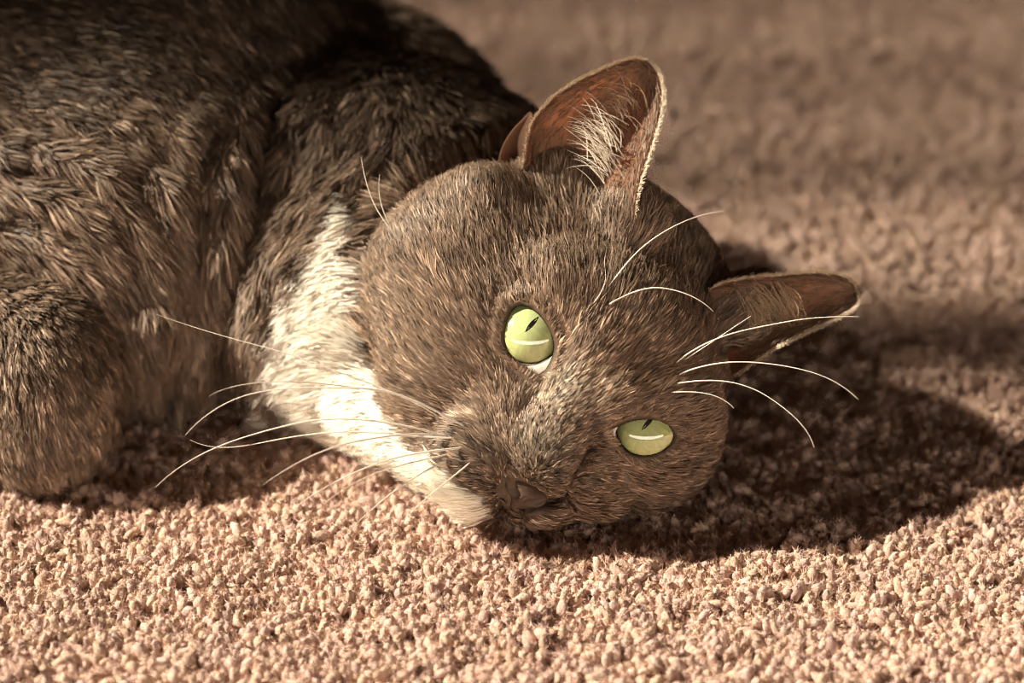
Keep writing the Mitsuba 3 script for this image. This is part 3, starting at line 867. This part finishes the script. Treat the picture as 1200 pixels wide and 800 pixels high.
# ------------------------------------------------------------------ carpet pile: twisted tufts
def tufts(x0, x1, y0, y1, step, sub, keepf):
    gx, gy = np.meshgrid(np.arange(x0, x1, step), np.arange(y0, y1, step * 0.92))
    gx = gx + (np.arange(gx.shape[0]) % 2)[:, None] * step / 2
    c = np.stack([gx.ravel(), gy.ravel()], 1)
    c += rng.normal(0, step * 0.24, c.shape)
    c = c[keepf(c)]
    c = c[rng.random(len(c)) > 0.05]
    w3 = np.c_[c, np.full(len(c), 0.003)] - ORIGIN
    loc = np.stack([w3 @ RIGHT, w3 @ UP, -(w3 @ FWD)], 1) / S
    c = c[body_sdf(loc, detail=False) > -16]
    n = len(c)
    ball = trimesh.creation.icosphere(sub, 1.0)
    bv, bf = np.array(ball.vertices), np.array(ball.faces)
    m = len(bv)
    rad = step * 0.66 * (0.75 + 0.5 * rng.random(n))
    low = meshkit.fbm(np.c_[c * 170, np.zeros(n)], 2, 3)
    top = (low - 0.55) * 0.0042 + rng.normal(0, 0.00035, n)
    rad = rad * (1.0 if step > 0.0024 else 0.88)
    sc = np.stack([rad * (0.7 + .4 * rng.random(n)), rad * (0.75 + .5 * rng.random(n)), rad * (1.2 + 1.0 * rng.random(n))], 1)
    V = bv[None] * (1 + 0.30 * (meshkit.noise((bv[None] * 1.9 + rng.random((n, 1, 3)) * 50), 4) - 0.5) * 2)[..., None]
    V = V * sc[:, None]
    # lean and turn
    ang = rng.random(n) * 2 * np.pi
    tilt = np.abs(rng.normal(0.6, 0.4, n))
    ca, sa, ct, st = np.cos(ang), np.sin(ang), np.cos(tilt), np.sin(tilt)
    Rm = np.stack([np.stack([ca * ct, -sa, ca * st], -1), np.stack([sa * ct, ca, sa * st], -1), np.stack([-st, 0 * st, ct], -1)], 1)
    V = np.einsum('nij,nmj->nmi', Rm, V)
    V[..., :2] += c[:, None]
    V[..., 2] += (top - 0.0016)[:, None]
    V[..., 2] = np.maximum(V[..., 2], -PILE - 0.001)
    F = (np.arange(n)[:, None, None] * m + bf[None]).reshape(-1, 3)
    tone = meshkit.fbm(np.c_[c * 60, np.zeros(n)], 2, 7)
    cl = np.array([0.61, 0.438, 0.36])[None] * (0.80 + 0.25 * rng.random(n) + 0.15 * tone)[:, None]
    cl[:, 2] *= 0.92 + 0.16 * rng.random(n)
    fib = 0.86 + 0.28 * rng.random((n, m))
    C = np.clip(cl[:, None] * fib[..., None], 0, .95)
    cz = np.c_[c, top - 0.0016]
    return V.reshape(-1, 3), F, C.reshape(-1, 3), (cz, sc, Rm, cl)

def hw(y_):
    return 0.185 * np.hypot(y_, 0.35) + 0.035
NEAR, FAR = 0.735, 1.05
ps = [tufts(-0.26, 0.26, 0.50, NEAR, 0.00225, 0, lambda c: np.abs(c[:, 0]) < hw(c[:, 1])),
      tufts(-0.30, 0.34, NEAR, FAR, 0.0026, 0, lambda c: (np.abs(c[:, 0] - .02) < hw(c[:, 1])) & (c[:, 0] > -0.12)),
      tufts(-0.42, 0.42, 0.43, 1.15, 0.0036, 0, lambda c: (np.abs(c[:, 0]) < hw(c[:, 1]) + 0.16) & ~np.where(c[:, 1] < NEAR, (np.abs(c[:, 0]) < hw(c[:, 1])) & (c[:, 1] > 0.5), (np.abs(c[:, 0] - .02) < hw(c[:, 1])) & (c[:, 0] > -0.12) & (c[:, 1] < FAR)))]
o, V, F, C = 0, [], [], []
for a, b, c, _ in ps:
    V.append(a); F.append(b + o); C.append(c); o += len(a)
V, F, C = np.vstack(V), np.vstack(F), np.vstack(C)
put('carpet', trimesh.Trimesh(V, F, process=False), 'carpet_mat', True, color=C, kind='stuff', label='beige tufted carpet pile the cat lies on', category='carpet')
# fibres of the cut yarn, standing out of every near tuft
def yarn_fibres(cz, sc, Rm, cl, per, wid):
    n = len(cz)
    d = unit(rng.normal(0, 1, (n, per, 3)) + np.array([0, 0, 0.9]))
    surf = np.einsum('nij,nmj->nmi', Rm, d * sc[:, None] * 0.72) + cz[:, None]
    dw = np.einsum('nij,nmj->nmi', Rm, d)
    out = unit(dw + rng.normal(0, 0.7, (n, per, 3)) + np.array([0, 0, 0.3]))
    ln = (0.0009 + 0.0012 * rng.random((n, per, 1)))
    side = unit(np.cross(out, rng.normal(0, 1, (n, per, 3)))) * wid
    Vf = np.stack([surf - side, surf + side, surf + out * ln], 2).reshape(-1, 3)
    Ff = np.arange(n * per * 3).reshape(-1, 3)
    own = np.cross(side, out) / wid
    own *= np.sign((own * dw).sum(-1, keepdims=True) + 1e-9)
    Nf = np.repeat(unit(0.6 * dw + 0.7 * own).reshape(-1, 3), 3, 0)
    Cf = cl[:, None] * (0.74 + 0.52 * rng.random((n, per, 1)))
    Cf = np.stack([Cf * 0.95, Cf * 0.95, Cf * 1.1], 2).reshape(-1, 3)
    return Vf, Ff, Nf, np.clip(Cf, 0, .95)
fib_ = [yarn_fibres(*ps[0][3], 38, 0.00011)]
o, V2, F2, N2, C2 = 0, [], [], [], []
for a, b, c, d in fib_:
    V2.append(a); F2.append(b + o); N2.append(c); C2.append(d); o += len(a)
path = meshkit.write_ply((np.vstack(V2), np.vstack(F2)), False, None, np.vstack(C2), normals=np.vstack(N2))
scene['carpet__yarn_fibres'] = {'type': 'ply', 'filename': path, 'face_normals': False, 'bsdf': {'type': 'ref', 'id': 'fibre_mat'}}
labels['carpet__yarn_fibres'] = {'kind': 'stuff'}
print('triangles: body', len(body.faces), 'fur', tris, 'carpet', len(F))
